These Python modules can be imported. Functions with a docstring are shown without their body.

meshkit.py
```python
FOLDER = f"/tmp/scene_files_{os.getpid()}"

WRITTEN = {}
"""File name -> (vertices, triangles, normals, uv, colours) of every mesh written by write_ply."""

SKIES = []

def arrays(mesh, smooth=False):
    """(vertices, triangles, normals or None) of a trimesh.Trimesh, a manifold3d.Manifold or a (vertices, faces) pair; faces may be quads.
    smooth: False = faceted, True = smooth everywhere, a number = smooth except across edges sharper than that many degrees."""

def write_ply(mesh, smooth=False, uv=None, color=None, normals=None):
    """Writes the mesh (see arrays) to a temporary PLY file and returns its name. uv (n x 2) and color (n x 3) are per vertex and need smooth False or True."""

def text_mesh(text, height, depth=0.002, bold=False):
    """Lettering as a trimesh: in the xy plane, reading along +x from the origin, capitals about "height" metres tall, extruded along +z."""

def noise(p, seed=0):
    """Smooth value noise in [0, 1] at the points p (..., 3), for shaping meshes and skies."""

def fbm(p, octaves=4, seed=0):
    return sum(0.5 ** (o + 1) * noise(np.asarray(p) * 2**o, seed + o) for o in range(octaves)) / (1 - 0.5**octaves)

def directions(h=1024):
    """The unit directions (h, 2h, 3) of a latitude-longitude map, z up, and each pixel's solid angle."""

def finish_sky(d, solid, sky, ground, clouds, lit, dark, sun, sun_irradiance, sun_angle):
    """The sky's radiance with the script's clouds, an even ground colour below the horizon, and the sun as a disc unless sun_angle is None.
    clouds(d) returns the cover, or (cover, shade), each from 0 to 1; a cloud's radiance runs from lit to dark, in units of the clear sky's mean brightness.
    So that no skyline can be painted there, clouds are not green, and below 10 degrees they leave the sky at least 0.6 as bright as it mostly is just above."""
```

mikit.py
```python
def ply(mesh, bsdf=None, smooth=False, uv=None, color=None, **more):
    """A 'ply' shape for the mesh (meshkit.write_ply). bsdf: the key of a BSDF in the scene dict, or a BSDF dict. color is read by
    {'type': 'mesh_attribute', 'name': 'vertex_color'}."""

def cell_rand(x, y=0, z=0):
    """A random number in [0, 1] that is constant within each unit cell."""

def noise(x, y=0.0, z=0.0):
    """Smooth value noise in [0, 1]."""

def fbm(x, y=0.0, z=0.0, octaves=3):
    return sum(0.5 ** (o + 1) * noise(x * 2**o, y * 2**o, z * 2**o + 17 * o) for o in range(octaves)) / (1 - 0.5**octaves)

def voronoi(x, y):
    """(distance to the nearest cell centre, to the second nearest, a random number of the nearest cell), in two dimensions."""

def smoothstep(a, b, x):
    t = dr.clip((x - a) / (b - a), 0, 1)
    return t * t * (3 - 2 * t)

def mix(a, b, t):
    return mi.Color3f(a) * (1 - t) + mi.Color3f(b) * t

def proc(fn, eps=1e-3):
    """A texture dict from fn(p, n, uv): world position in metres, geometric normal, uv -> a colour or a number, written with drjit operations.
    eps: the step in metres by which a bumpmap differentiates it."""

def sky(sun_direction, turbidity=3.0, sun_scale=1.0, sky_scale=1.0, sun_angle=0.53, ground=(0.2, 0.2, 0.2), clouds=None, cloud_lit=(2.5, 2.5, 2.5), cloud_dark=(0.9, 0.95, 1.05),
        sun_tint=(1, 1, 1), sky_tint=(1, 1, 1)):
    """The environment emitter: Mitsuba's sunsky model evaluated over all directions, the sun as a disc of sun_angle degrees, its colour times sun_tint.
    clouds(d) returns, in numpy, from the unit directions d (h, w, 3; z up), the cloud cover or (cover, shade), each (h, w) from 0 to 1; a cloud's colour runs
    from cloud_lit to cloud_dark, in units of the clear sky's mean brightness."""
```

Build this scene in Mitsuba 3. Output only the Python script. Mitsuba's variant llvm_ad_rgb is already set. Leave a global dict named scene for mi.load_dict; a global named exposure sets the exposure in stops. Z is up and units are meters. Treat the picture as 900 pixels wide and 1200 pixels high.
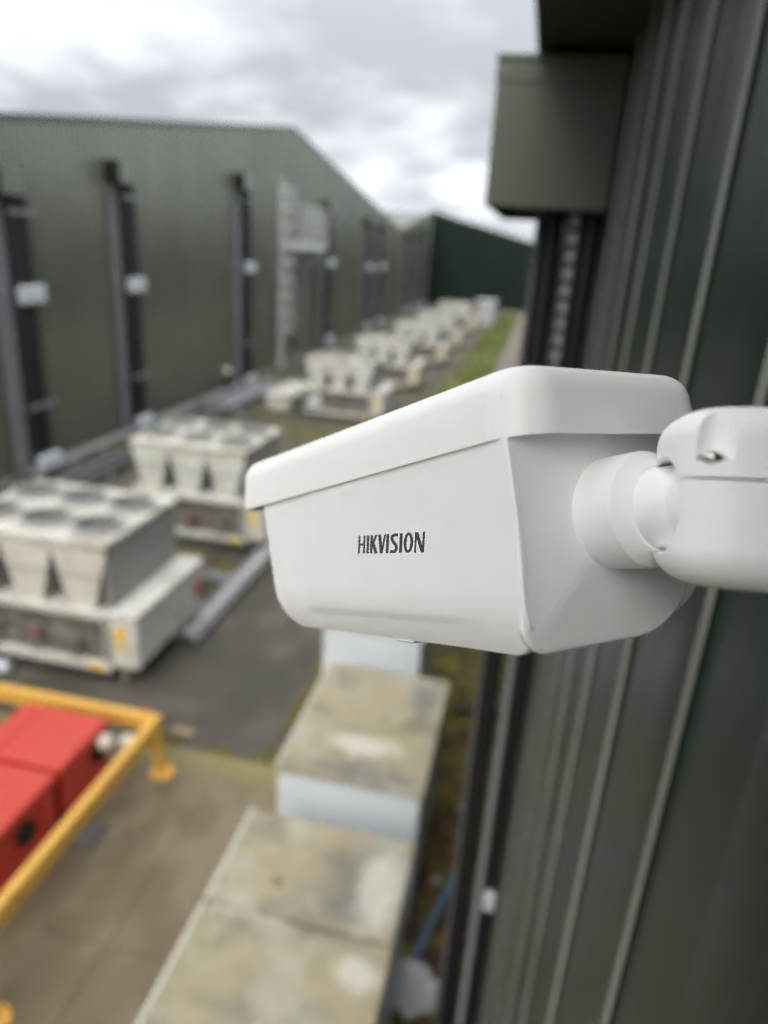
import math, random
import numpy as np
import trimesh, manifold3d
import drjit as dr
import mitsuba as mi
import mikit, meshkit
from mikit import proc, noise, fbm, smoothstep, mix, cell_rand
from shapely.geometry import Polygon, Point, box as sbox
from shapely import affinity

random.seed(7)
rng = np.random.default_rng(7)
T = mi.ScalarTransform4f
PI = math.pi
scene, labels = {}, {}

# ------------------------------------------------------------------ camera, sky, exposure
CAM = np.array([0, 0, 8.0])
YAW, PITCH, ROLL, FOCAL = math.radians(-10.78), math.radians(20.55), math.radians(-3.77), 838.0 / 900.0
fwd = np.array([math.sin(YAW) * math.cos(PITCH), math.cos(YAW) * math.cos(PITCH), -math.sin(PITCH)])
right0 = np.array([math.cos(YAW), -math.sin(YAW), 0])
down0 = np.cross(fwd, right0)
down = -math.sin(ROLL) * right0 + math.cos(ROLL) * down0
scene['camera'] = {'type': 'thinlens', 'fov': math.degrees(2 * math.atan(0.5 / FOCAL)), 'fov_axis': 'x',
                   'aperture_radius': 0.0032, 'focus_distance': 0.36, 'near_clip': 0.02, 'far_clip': 2000.0,
                   'to_world': T().look_at(origin=CAM.tolist(), target=(CAM + fwd).tolist(), up=(-down).tolist())}


def clouds(d):
    z = np.maximum(d[..., 2], 0.0)
    q = d[..., :2] / (z + 0.30)[..., None]
    p = np.stack([q[..., 0] * 2.0 + 3.1, q[..., 1] * 2.0 + 1.7, 0 * z], -1)
    n = meshkit.fbm(p, 5, 3)
    n2 = meshkit.fbm(p * 2.3 + 9.0, 4, 8)
    m = 0.65 * n + 0.35 * n2
    ragged = np.clip((m - 0.36) / 0.28, 0, 1)
    ragged = ragged * ragged * (3 - 2 * ragged)
    lift = np.clip(z / 0.9, 0, 1)                    # an overcast sky is brightest overhead
    shade = 0.80 - 0.64 * lift + 0.36 * (ragged - 0.45) * (1 - 0.4 * lift)
    shade = shade - 0.16 * np.exp(-(z / 0.10) ** 2)
    return np.ones_like(z), np.clip(shade, 0, 1)


scene['sky'] = mikit.sky((-0.12, -0.70, 0.72), turbidity=3, sun_scale=0.36, sun_angle=44, sky_scale=1.0, ground=(0.14, 0.13, 0.11),
                         clouds=clouds, cloud_lit=(3.85, 4.0, 4.2), cloud_dark=(0.80, 0.84, 0.93), sun_tint=(0.84, 0.97, 1.13))
exposure = 2.45


# ------------------------------------------------------------------ materials
def rgb(*c):
    return {'type': 'rgb', 'value': list(c)}


def princ(color, rough=0.5, spec=0.5, metallic=0.0, **k):
    c = color if isinstance(color, dict) else rgb(*color)
    return {'type': 'principled', 'base_color': c, 'roughness': rough, 'specular': spec, 'metallic': metallic, **k}


def mat(key, d):
    scene[key] = {'type': 'twosided', 'bsdf': d}
    return key


def bump(d, fn, scale, eps):
    return {'type': 'bumpmap', 'texture': proc(fn, eps), 'scale': scale, 'bsdf': d}


def plastic(p, n, uv):      # faint handling marks and dust on the moulded housing
    v = fbm(p.x * 42, p.y * 42, p.z * 42, 3)
    return mix((0.80, 0.81, 0.82), (0.78, 0.79, 0.793), smoothstep(0.35, 0.8, v))


mat('m_white_plastic', princ(proc(plastic), 0.42, 0.45))
mat('m_white_hood', princ((0.82, 0.825, 0.825), 0.40, 0.45))
mat('m_white_smooth', princ((0.81, 0.815, 0.82), 0.36, 0.5))
mat('m_ink', princ((0.055, 0.058, 0.06), 0.5))
mat('m_steel', princ((0.62, 0.60, 0.57), 0.22, 0.5, 1.0))
mat('m_lens', princ((0.01, 0.01, 0.012), 0.08))


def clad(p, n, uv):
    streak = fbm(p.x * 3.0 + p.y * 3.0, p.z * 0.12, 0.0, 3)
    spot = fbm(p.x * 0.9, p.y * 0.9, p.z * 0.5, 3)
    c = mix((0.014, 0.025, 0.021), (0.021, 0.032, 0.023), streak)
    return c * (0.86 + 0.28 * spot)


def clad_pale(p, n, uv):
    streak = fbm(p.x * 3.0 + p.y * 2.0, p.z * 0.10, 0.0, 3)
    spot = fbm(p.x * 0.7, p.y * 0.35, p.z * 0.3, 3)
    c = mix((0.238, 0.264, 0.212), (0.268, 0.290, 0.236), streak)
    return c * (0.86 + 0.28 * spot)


def clad_rough(p, n, uv):
    return 0.29 + 0.10 * fbm(p.x * 2 + p.y * 2, p.z * 0.4, 3.0, 3)


def clad_rough_low(p, n, uv):
    return 0.30 + 0.10 * fbm(p.x * 2 + p.y * 2, p.z * 0.4, 3.0, 3)


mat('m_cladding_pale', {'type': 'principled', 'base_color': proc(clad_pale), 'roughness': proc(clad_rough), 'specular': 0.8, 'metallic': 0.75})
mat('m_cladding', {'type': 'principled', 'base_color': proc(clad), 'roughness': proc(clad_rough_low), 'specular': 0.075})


def bright_flank(p, n, uv):     # brightness of the lit rib flank, put into a pale strip's colour
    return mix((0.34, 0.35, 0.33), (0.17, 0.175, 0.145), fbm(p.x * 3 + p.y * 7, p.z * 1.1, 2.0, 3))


mat('m_bright_flank', princ(proc(bright_flank), 0.45))
mat('m_flashing', princ((0.085, 0.092, 0.078), 0.4))
mat('m_hood_green', princ((0.088, 0.100, 0.076), 0.45))
mat('m_roof_sheet', princ((0.16, 0.165, 0.16), 0.55))
mat('m_black_pipe', princ((0.013, 0.013, 0.015), 0.55))
mat('m_dark_soffit', princ((0.02, 0.021, 0.018), 0.6))
mat('m_dark_void', princ((0.006, 0.006, 0.006), 0.8))


def galv(p, n, uv):
    v = fbm(p.x * 9, p.y * 9, p.z * 9, 3)
    return mix((0.23, 0.24, 0.26), (0.36, 0.37, 0.39), v)


mat('m_galvanised', princ(proc(galv), 0.5, 0.5, 0.35))
mat('m_galv_light', princ((0.42, 0.435, 0.45), 0.45, 0.5, 0.3))
mat('m_kiosk', princ((0.42, 0.45, 0.48), 0.5))
mat('m_dull_pipe', princ((0.11, 0.115, 0.12), 0.55))
mat('m_ladder', princ((0.74, 0.75, 0.77), 0.45))
mat('m_pale_bracket', princ((0.56, 0.58, 0.62), 0.45))


def cream(p, n, uv):
    v = fbm(p.x * 1.7, p.y * 1.7, p.z * 2.6, 4)
    drip = fbm(p.x * 7 + p.y * 7, p.z * 0.8, 1.0, 3)
    c = mix((0.60, 0.59, 0.555), (0.51, 0.50, 0.46), smoothstep(0.4, 0.7, v))
    return mix(c, (0.38, 0.345, 0.28), 0.35 * smoothstep(0.58, 0.78, drip))


def cream_top(p, n, uv):
    v = fbm(p.x * 2.3, p.y * 2.3, 0.0, 4)
    w = fbm(p.x * 1.1 + 7, p.y * 1.1, 0.0, 3)
    c = mix((0.50, 0.485, 0.445), (0.36, 0.335, 0.27), smoothstep(0.42, 0.68, v))
    return mix(c, (0.58, 0.56, 0.51), smoothstep(0.5, 0.7, w))


mat('m_cream', princ(proc(cream), 0.5))
mat('m_cream_top', princ(proc(cream_top), 0.6))


def coil(p, n, uv):
    fin = 0.5 + 0.5 * dr.sin(p.y * 120.0 + p.x * 120.0)
    v = fbm(p.x * 2, p.y * 2, p.z * 2, 3)
    return mix((0.22, 0.22, 0.21), (0.34, 0.34, 0.32), 0.5 * fin + 0.5 * v)


mat('m_coil', princ(proc(coil), 0.6))


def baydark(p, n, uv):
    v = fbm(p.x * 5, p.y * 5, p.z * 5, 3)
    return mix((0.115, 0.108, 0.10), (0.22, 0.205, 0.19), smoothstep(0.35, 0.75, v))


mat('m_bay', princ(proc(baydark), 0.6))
mat('m_frame_grey', princ((0.30, 0.30, 0.29), 0.5))
mat('m_skid', princ((0.035, 0.036, 0.04), 0.6))
mat('m_fan_black', princ((0.040, 0.041, 0.043), 0.5))
mat('m_fan_ring', princ((0.36, 0.36, 0.345), 0.45))
mat('m_sticker', princ((0.78, 0.50, 0.04), 0.5))
mat('m_sticker_red', princ((0.32, 0.07, 0.07), 0.5))
mat('m_blue_plastic', princ((0.06, 0.16, 0.30), 0.45))


def yellow(p, n, uv):
    v = fbm(p.x * 6, p.y * 6, p.z * 6, 4)
    c = mix((0.70, 0.40, 0.075), (0.62, 0.345, 0.065), v)
    return mix(c, (0.25, 0.13, 0.06), 0.8 * smoothstep(0.68, 0.78, fbm(p.x * 14, p.y * 14, p.z * 14, 3)))


mat('m_yellow', princ(proc(yellow), 0.42))


def redp(p, n, uv):
    v = fbm(p.x * 3, p.y * 3, p.z * 3, 4)
    return mix((0.54, 0.045, 0.028), (0.46, 0.04, 0.026), v)


mat('m_red', princ(proc(redp), 0.36, 0.6))
mat('m_gel', princ((0.66, 0.70, 0.76), 0.4))


def encl_roof(p, n, uv):     # weathered GRP roof: algae film, grey grime and bald white patches
    a = fbm(p.x * 1.3, p.y * 3.4, 2.0, 4)
    b = fbm(p.x * 2.2 + 4.0, p.y * 1.9, 5.0, 4)
    g = fbm(p.x * 6, p.y * 6, 1.0, 4)
    c = mix((0.36, 0.31, 0.21), (0.25, 0.225, 0.165), smoothstep(0.38, 0.66, a))
    c = mix(c, (0.40, 0.375, 0.30), smoothstep(0.5, 0.72, b))
    c = mix(c, (0.26, 0.24, 0.11), 0.3 * smoothstep(0.52, 0.72, fbm(p.x * 1.7 + 9, p.y * 1.7, 8.0, 3)))
    # worn patches, where water dries off: their own places on each lid
    wob = 0.5 * (fbm(p.x * 4.5, p.y * 4.5, 7.0, 4) - 0.5)

    def spot(cx, cy, rx, ry):
        e = dr.sqrt(dr.square((p.x - cx) / rx) + dr.square((p.y - cy) / ry)) + wob * 1.6
        return 1 - smoothstep(0.30, 1.25, e)

    bald = dr.maximum(spot(-1.45, 7.35, 0.50, 0.26), dr.maximum(spot(-0.80, 5.25, 0.26, 0.55), spot(-0.78, 4.36, 0.24, 0.20)))
    grime = dr.maximum(spot(-0.98, 5.30, 0.52, 0.62), dr.maximum(spot(-1.35, 6.85, 0.75, 0.16), spot(-0.85, 8.65, 0.22, 0.5)))
    c = mix(c, (0.165, 0.16, 0.145), 0.75 * grime)
    c = mix(c, (0.60, 0.57, 0.50), 0.85 * bald)
    c = mix(c, (0.05, 0.03, 0.02), 0.8 * spot(-1.80, 5.10, 0.06, 0.05))
    return c * (0.86 + 0.28 * g)


mat('m_lid', princ(proc(encl_roof), 0.62, 0.4))
mat('m_lip', princ((0.54, 0.51, 0.43), 0.55))


def asphalt(p, n, uv):
    big = fbm(p.x * 0.35, p.y * 0.35, 0.0, 4)
    mid = fbm(p.x * 1.6 + 3, p.y * 1.2, 4.0, 4)
    fine = noise(p.x * 45, p.y * 45, 0.0)
    c = mix((0.066, 0.060, 0.048), (0.115, 0.104, 0.084), smoothstep(0.3, 0.7, mid))
    c = mix(c, (0.062, 0.055, 0.047), 0.7 * smoothstep(0.48, 0.65, big))
    green = smoothstep(0.50, 0.68, fbm(p.x * 0.8 + 20, p.y * 0.5, 9.0, 4)) * smoothstep(11.0, 16.0, p.y)
    c = mix(c, (0.10, 0.095, 0.035), 0.75 * green)
    return c * (0.8 + 0.4 * fine)


mat('m_asphalt', princ(proc(asphalt), 0.7, 0.35))


def pad(p, n, uv):
    big = fbm(p.x * 0.9, p.y * 0.55, 0.0, 4)
    mid = fbm(p.x * 3.2 + 3, p.y * 2.0, 4.0, 4)
    fine = noise(p.x * 60, p.y * 60, 0.0)
    c = mix((0.148, 0.120, 0.076), (0.198, 0.163, 0.108), smoothstep(0.3, 0.7, mid))
    c = mix(c, (0.135, 0.107, 0.066), 0.7 * smoothstep(0.46, 0.66, big))
    edge = smoothstep(0.55, 0.0, dr.abs(p.x + 2.55) + 0.5 * (big - 0.5)) + smoothstep(0.7, 0.0, dr.abs(p.y - 8.75) + 0.9 * (mid - 0.4))
    c = mix(c, (0.26, 0.225, 0.085), 0.75 * dr.clip(edge, 0, 1))
    return c * (0.9 + 0.2 * fine)


mat('m_concrete', princ(proc(pad), 0.75, 0.3))


def mossy(p, n, uv):
    v = fbm(p.x * 4, p.y * 4, 0.0, 4)
    return mix((0.055, 0.042, 0.026), (0.15, 0.135, 0.03), smoothstep(0.35, 0.65, v))


mat('m_moss_soil', princ(proc(mossy), 0.9, 0.2))
mat('m_moss', princ((0.15, 0.13, 0.045), 0.9, 0.2))


def grassy(p, n, uv):
    v = fbm(p.x * 0.6, p.y * 0.25, 0.0, 4)
    return mix((0.11, 0.125, 0.045), (0.20, 0.175, 0.09), smoothstep(0.4, 0.66, v))


mat('m_grass_soil', princ(proc(grassy), 0.9, 0.2))
mat('m_grass', princ((0.095, 0.135, 0.03), 0.8, 0.3))
mat('m_path', princ((0.20, 0.185, 0.16), 0.8, 0.3))
mat('m_timber', princ((0.33, 0.24, 0.15), 0.7))
mat('m_film', princ((0.55, 0.56, 0.60), 0.35))
mat('m_hose', princ((0.10, 0.17, 0.25), 0.45))
mat('m_stone', princ((0.33, 0.31, 0.28), 0.8))
mat('m_rust', princ((0.20, 0.07, 0.05), 0.8))
mat('m_lamp_globe', princ((0.45, 0.44, 0.37), 0.4))


# ------------------------------------------------------------------ helpers
def cat(*ms):
    ms = [m for x in ms for m in (x if isinstance(x, (list, tuple)) else [x])]
    return trimesh.util.concatenate(ms)


def bx(x0, x1, y0, y1, z0, z1):
    m = trimesh.creation.box((abs(x1 - x0), abs(y1 - y0), abs(z1 - z0)))
    m.apply_translation(((x0 + x1) / 2, (y0 + y1) / 2, (z0 + z1) / 2))
    return m


def rbx(x0, x1, y0, y1, z0, z1, c=0.02):
    """A box with chamfered edges."""
    pts = []
    for sx in (0, 1):
        for sy in (0, 1):
            for sz in (0, 1):
                P = np.array([(x0, x1)[sx], (y0, y1)[sy], (z0, z1)[sz]], float)
                D = np.array([1 - 2 * sx, 1 - 2 * sy, 1 - 2 * sz]) * c
                for k in range(3):
                    e = D.copy()
                    e[k] = 0
                    pts.append(P + e)
    return trimesh.convex.convex_hull(np.array(pts))


def tube(pts, r, n=10):
    ms = []
    pts = [np.asarray(p, float) for p in pts]
    for a, b in zip(pts[:-1], pts[1:]):
        ms.append(trimesh.creation.cylinder(r, segment=(a, b), sections=n))
    for p in pts[1:-1]:
        s = trimesh.creation.icosphere(1, r)
        s.apply_translation(p)
        ms.append(s)
    return cat(ms)


def bar(a, b, w, h):
    """A rectangular bar from a to b, w wide, h high."""
    a, b = np.asarray(a, float), np.asarray(b, float)
    L = np.linalg.norm(b - a)
    z = (b - a) / L
    ref = np.array([0, 0, 1.0]) if abs(z[2]) < 0.9 else np.array([0, 1.0, 0])
    x = np.cross(ref, z)
    x /= np.linalg.norm(x)
    y = np.cross(z, x)
    m = rbx(-w / 2, w / 2, -h / 2, h / 2, 0, L, min(w, h) * 0.12)
    M = np.eye(4)
    M[:3, 0], M[:3, 1], M[:3, 2], M[:3, 3] = x, y, z, a
    m.apply_transform(M)
    return m


def taken(key):
    return key in scene or key in labels or any(k.startswith(key + '__') for k in scene)


def numbered(key):
    if not taken(key):
        return key
    i = 1
    while taken(f'{key}_{i:03d}'):
        i += 1
    return f'{key}_{i:03d}'


def thing(name, label, category, group=None):
    key = numbered(name)
    labels[key] = {'label': label, 'category': category}
    if group:
        labels[key]['group'] = group
    return key


def part(parent, name, mesh, m, smooth=False, to_world=None, label=None, kind=None):
    key = numbered(f'{parent}__{name}' if parent else name)
    d = dict(mesh) if isinstance(mesh, dict) else mikit.ply(mesh, m, smooth=smooth)
    if to_world is not None:
        d['to_world'] = to_world
    scene[key] = d
    if label or kind:
        labels[key] = {}
        if label:
            labels[key]['label'] = label
        if kind:
            labels[key]['kind'] = kind
    return key


def single(name, mesh, m, label, category, smooth=False, group=None):
    key = part(None, name, mesh, m, smooth)
    labels[key] = {'label': label, 'category': category}
    if group:
        labels[key]['group'] = group
    return key


def struct(name, mesh, m, kind='structure', smooth=False, label=None):
    key = part(None, name, mesh, m, smooth)
    labels[key] = {'kind': kind}
    if label:
        labels[key]['label'] = label
    return key


def sheet(x0, x1, y0, y1, z, nx=1, ny=1):
    xs, ys = np.linspace(x0, x1, nx + 1), np.linspace(y0, y1, ny + 1)
    v = np.array([(x, y, z) for x in xs for y in ys], float)
    f = []
    for i in range(nx):
        for j in range(ny):
            a = i * (ny + 1) + j
            f += [(a, a + ny + 1, a + ny + 2), (a, a + ny + 2, a + 1)]
    return trimesh.Trimesh(v, f, process=False)


def copies_of(key0, new_key, shift):
    """Every part of key0 again under new_key, moved by shift."""
    for k in [k for k in scene if k.startswith(key0 + '__')]:
        scene[new_key + k[len(key0):]] = {**scene[k], 'to_world': T().translate(list(map(float, shift)))}


# ------------------------------------------------------------------ the setting
struct('ground', sheet(-400, 400, -300, 500, 0.0), 'm_asphalt')
# concrete pavement: separate slabs, joints between them
xs = [-15.2, -11.6, -8.0, -4.02, -2.62]
ys = [-6.2, -1.6, 1.9, 5.4, 8.86]
for i in range(len(xs) - 1):
    for j in range(len(ys) - 1):
        part('concrete_pavement', 'slab', rbx(xs[i] + 0.003, xs[i + 1] - 0.003, ys[j] + 0.004, ys[j + 1] - 0.004, -0.05, 0.035 + 0.004 * rng.random(), 0.012), 'm_concrete')
labels['concrete_pavement'] = {'kind': 'structure'}
struct('mossy_ground', sheet(-2.60, 0.30, -6.0, 40.0, 0.006), 'm_moss_soil')
struct('grass_verge', sheet(-5.1, -2.6, 40.2, 102.8, 0.02), 'm_grass_soil')
struct('path', sheet(-2.55, 0.30, 40.2, 102.8, 0.03), 'm_path')


def tufts(n, x0, x1, y0, y1, h, w, edge=0.0):
    """n small leaning blades, three triangles each."""
    x = rng.uniform(x0, x1, n)
    y = rng.uniform(y0, y1, n)
    keep = meshkit.fbm(np.stack([x * 3.1, y * 2.0, 0 * x], 1), 3, 4) > edge
    x, y = x[keep], y[keep]
    V, F = [], []
    for a, b in zip(x, y):
        hh, th = h * rng.uniform(0.5, 1.2), rng.uniform(0, 2 * PI)
        k = len(V)
        for t in range(3):
            V.append((a + w * math.cos(th + t * 2.1), b + w * math.sin(th + t * 2.1), 0.0))
        V.append((a + rng.normal(0, w), b + rng.normal(0, w), hh))
        F += [(k, k + 1, k + 3), (k + 1, k + 2, k + 3), (k + 2, k, k + 3)]
    return trimesh.Trimesh(np.array(V), F, process=False)


struct('grass', tufts(6000, -5.2, -2.5, 40.0, 102.6, 0.16, 0.06, 0.42), 'm_grass', 'stuff', label='short green grass verge beside the path at the far end of the alley')
moss = cat(tufts(1900, -3.45, -2.75, 8.9, 13.5, 0.04, 0.035, 0.47), tufts(2600, -2.9, -2.45, -1.0, 9.5, 0.035, 0.035, 0.46), tufts(3600, -0.52, 0.26, 4.0, 18.0, 0.05, 0.05, 0.46),
           tufts(900, -6.2, -2.7, 8.85, 9.05, 0.04, 0.04, 0.46), tufts(1800, -10.0, -6.4, 13.6, 16.3, 0.04, 0.06, 0.5))
struct('moss', moss, 'm_moss', 'stuff', label='yellow green moss along the pavement edges and by the wall')


# ------------------------------------------------------------------ far warehouse (left): ribbed cladding under a low gable
WX = -15.8


def gable(y):
    y = np.asarray(y, float)
    a = 14.15 - 0.1311 * np.abs(y - 46.0)
    b = 14.15 - 0.1311 * np.abs(y + 26.0)
    c = 9.43 + 0.1311 * (y - 82.0)
    return np.where(y > 82, c, np.where(y < 10, b, a))


def ribbed(y0, y1, pitch=1 / 3, h=0.038):
    """(y, offset) points of a trapezoidal sheet from y0 to y1."""
    pts = []
    n = max(1, round((y1 - y0) / pitch))
    for i in range(n):
        a = y0 + (y1 - y0) * i / n
        p = (y1 - y0) / n
        pts += [(a, 0.0), (a + 0.55 * p, 0.0), (a + 0.63 * p, h), (a + 0.90 * p, h), (a + 0.98 * p, 0.0)]
    pts.append((y1, 0.0))
    return pts


def clad_mesh(pts, z0, top, x, sign, gap=0.004):
    """Sheet standing in the plane x, its ribs towards sign, with its thickness turned back at both ends."""
    pts = [(pts[0][0] + gap, -0.03)] + [(pts[0][0] + gap, 0.0)] + pts[1:-1] + [(pts[-1][0] - gap, 0.0), (pts[-1][0] - gap, -0.03)]
    V, F = [], []
    for y, o in pts:
        V += [(x + sign * o, y, z0), (x + sign * o, y, float(top(y)))]
    for i in range(len(pts) - 1):
        a = 2 * i
        q = [(a, a + 2, a + 3), (a, a + 3, a + 1)]
        F += q if sign < 0 else [t[::-1] for t in q]
    return trimesh.Trimesh(np.array(V), F, process=False)


wh = thing('warehouse', 'long dark green ribbed metal warehouse with low gabled roofline behind the chillers', 'warehouse')
for k in range(-26, 46):
    part(wh, 'cladding_panel', clad_mesh(ribbed(k, k + 1), 0.42, lambda y: gable(y) - 0.02, WX, 1), 'm_cladding_pale')
far = cat([clad_mesh(ribbed(k, k + 1), 0.42, lambda y: gable(y) - 0.02, WX, 1) for k in range(46, 103)])
part(wh, 'cladding', far, 'm_cladding_pale', kind='stuff')
part(wh, 'plinth', bx(WX - 0.3, WX - 0.035, -26, 103, 0, 0.45), 'm_stone')


def strip_along(ys_, dz0, dz1, x0, x1):
    V, F = [], []
    for y in ys_:
        g = float(gable(y))
        V += [(x0, y, g + dz0), (x1, y, g + dz0), (x1, y, g + dz1), (x0, y, g + dz1)]
    n = len(ys_)
    for i in range(n - 1):
        for j in range(4):
            a, b = 4 * i + j, 4 * i + (j + 1) % 4
            F += [(a, b, b + 4), (a, b + 4, a + 4)]
    F += [(0, 2, 1), (0, 3, 2), (4 * n - 4, 4 * n - 3, 4 * n - 2), (4 * n - 4, 4 * n - 2, 4 * n - 1)]
    m = trimesh.Trimesh(np.array(V), F, process=False)
    m.fix_normals()
    return m


ridge_ys = [-26, 10, 46, 82, 103]
part(wh, 'verge_trim', strip_along(ridge_ys, -0.16, 0.06, WX - 0.2, WX + 0.05), 'm_flashing')
part(wh, 'roof', strip_along(ridge_ys, -0.12, 0.0, WX - 60, WX - 0.21), 'm_roof_sheet')

# end warehouse, closing the alley
we = thing('warehouse', 'dark green warehouse end wall closing off the far end of the alley', 'warehouse')


def end_top(x):
    return 12.45 - 0.231 * (np.asarray(x) - WX)


m = clad_mesh([(x, o) for x, o in ribbed(-(9.0), -(WX + 0.06))], 0.4, lambda t: 12.45 - 0.231 * (-t - WX), 103.0, -1)
m.vertices = m.vertices[:, [1, 0, 2]] * np.array([-1, 1, 1])
m.fix_normals()
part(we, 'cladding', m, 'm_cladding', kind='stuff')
part(we, 'plinth', bx(WX + 0.06, 9.0, 103.04, 103.2, 0, 0.42), 'm_stone')
v = []
rt = trimesh.creation.extrude_polygon(Polygon([(WX, 12.35), (9, end_top(9) - 0.1), (9, end_top(9) + 0.06), (WX, 12.51)]), 40.0, engine='earcut')
rt.vertices = rt.vertices[:, [0, 2, 1]] * np.array([1, 1, 1]) + np.array([0, 102.9, 0])
rt.fix_normals()
part(we, 'roof', rt, 'm_flashing')

# ------------------------------------------------------------------ near warehouse (right): the wall the security camera is fixed to
NX, NTOP = 0.312, 9.0
nw = thing('warehouse', 'dark green ribbed metal wall close on the right behind the security camera', 'warehouse')
P = 0.508


def near_profile():
    # pan, sharp lit flank, broad slightly crowned rib, far flank
    c = [(0.0, 0.0), (0.275, 0.0), (0.284, 0.014)]
    for t in np.linspace(0, 1, 7)[1:-1]:
        c.append((0.284 + t * 0.206, 0.014 + 0.0045 * 4 * t * (1 - t)))
    c += [(0.490, 0.014), (P, 0.0)]
    return c


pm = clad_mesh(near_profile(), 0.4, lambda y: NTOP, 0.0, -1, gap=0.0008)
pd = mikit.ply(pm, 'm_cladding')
js = mikit.ply(trimesh.convex.convex_hull(np.array([(-dx, y, z) for z in (0.42, NTOP - 0.01) for dx, y in ((0.0050, 0.2775), (0.0146, 0.2836), (0.0158, 0.2834), (0.0060, 0.2755))])), 'm_bright_flank')  # thin strip added on the flank, its pale colour standing in for light
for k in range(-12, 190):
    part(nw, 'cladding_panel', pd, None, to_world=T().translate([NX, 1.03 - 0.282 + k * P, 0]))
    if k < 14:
        part(nw, 'bright_flank_strip', js, None, to_world=T().translate([NX, 1.03 - 0.282 + k * P, 0]))
y_end = 1.03 - 0.282 + 190 * P
part(nw, 'plinth', bx(NX + 0.035, NX + 0.3, -6, y_end, 0, 0.44), 'm_stone')
part(nw, 'soffit', bx(-0.165, NX + 0.2, -6, y_end, NTOP + 0.003, NTOP + 0.05), 'm_dark_soffit')
part(nw, 'gutter_edge', bx(-0.185, -0.167, -6, y_end, NTOP - 0.012, NTOP + 0.26), 'm_hood_green')
part(nw, 'gutter', bx(-0.165, NX + 0.2, -6, y_end, NTOP + 0.052, NTOP + 0.20), 'm_flashing')
rf = trimesh.creation.extrude_polygon(Polygon([(-0.44, NTOP + 0.21), (40, NTOP + 5.4), (40, NTOP + 5.52), (-0.44, NTOP + 0.30)]), y_end + 6, engine='earcut')
rf.vertices = rf.vertices[:, [0, 2, 1]] + np.array([NX + 0.155, -6, 0])
rf.fix_normals()
part(nw, 'roof', rf, 'm_roof_sheet')


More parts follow.
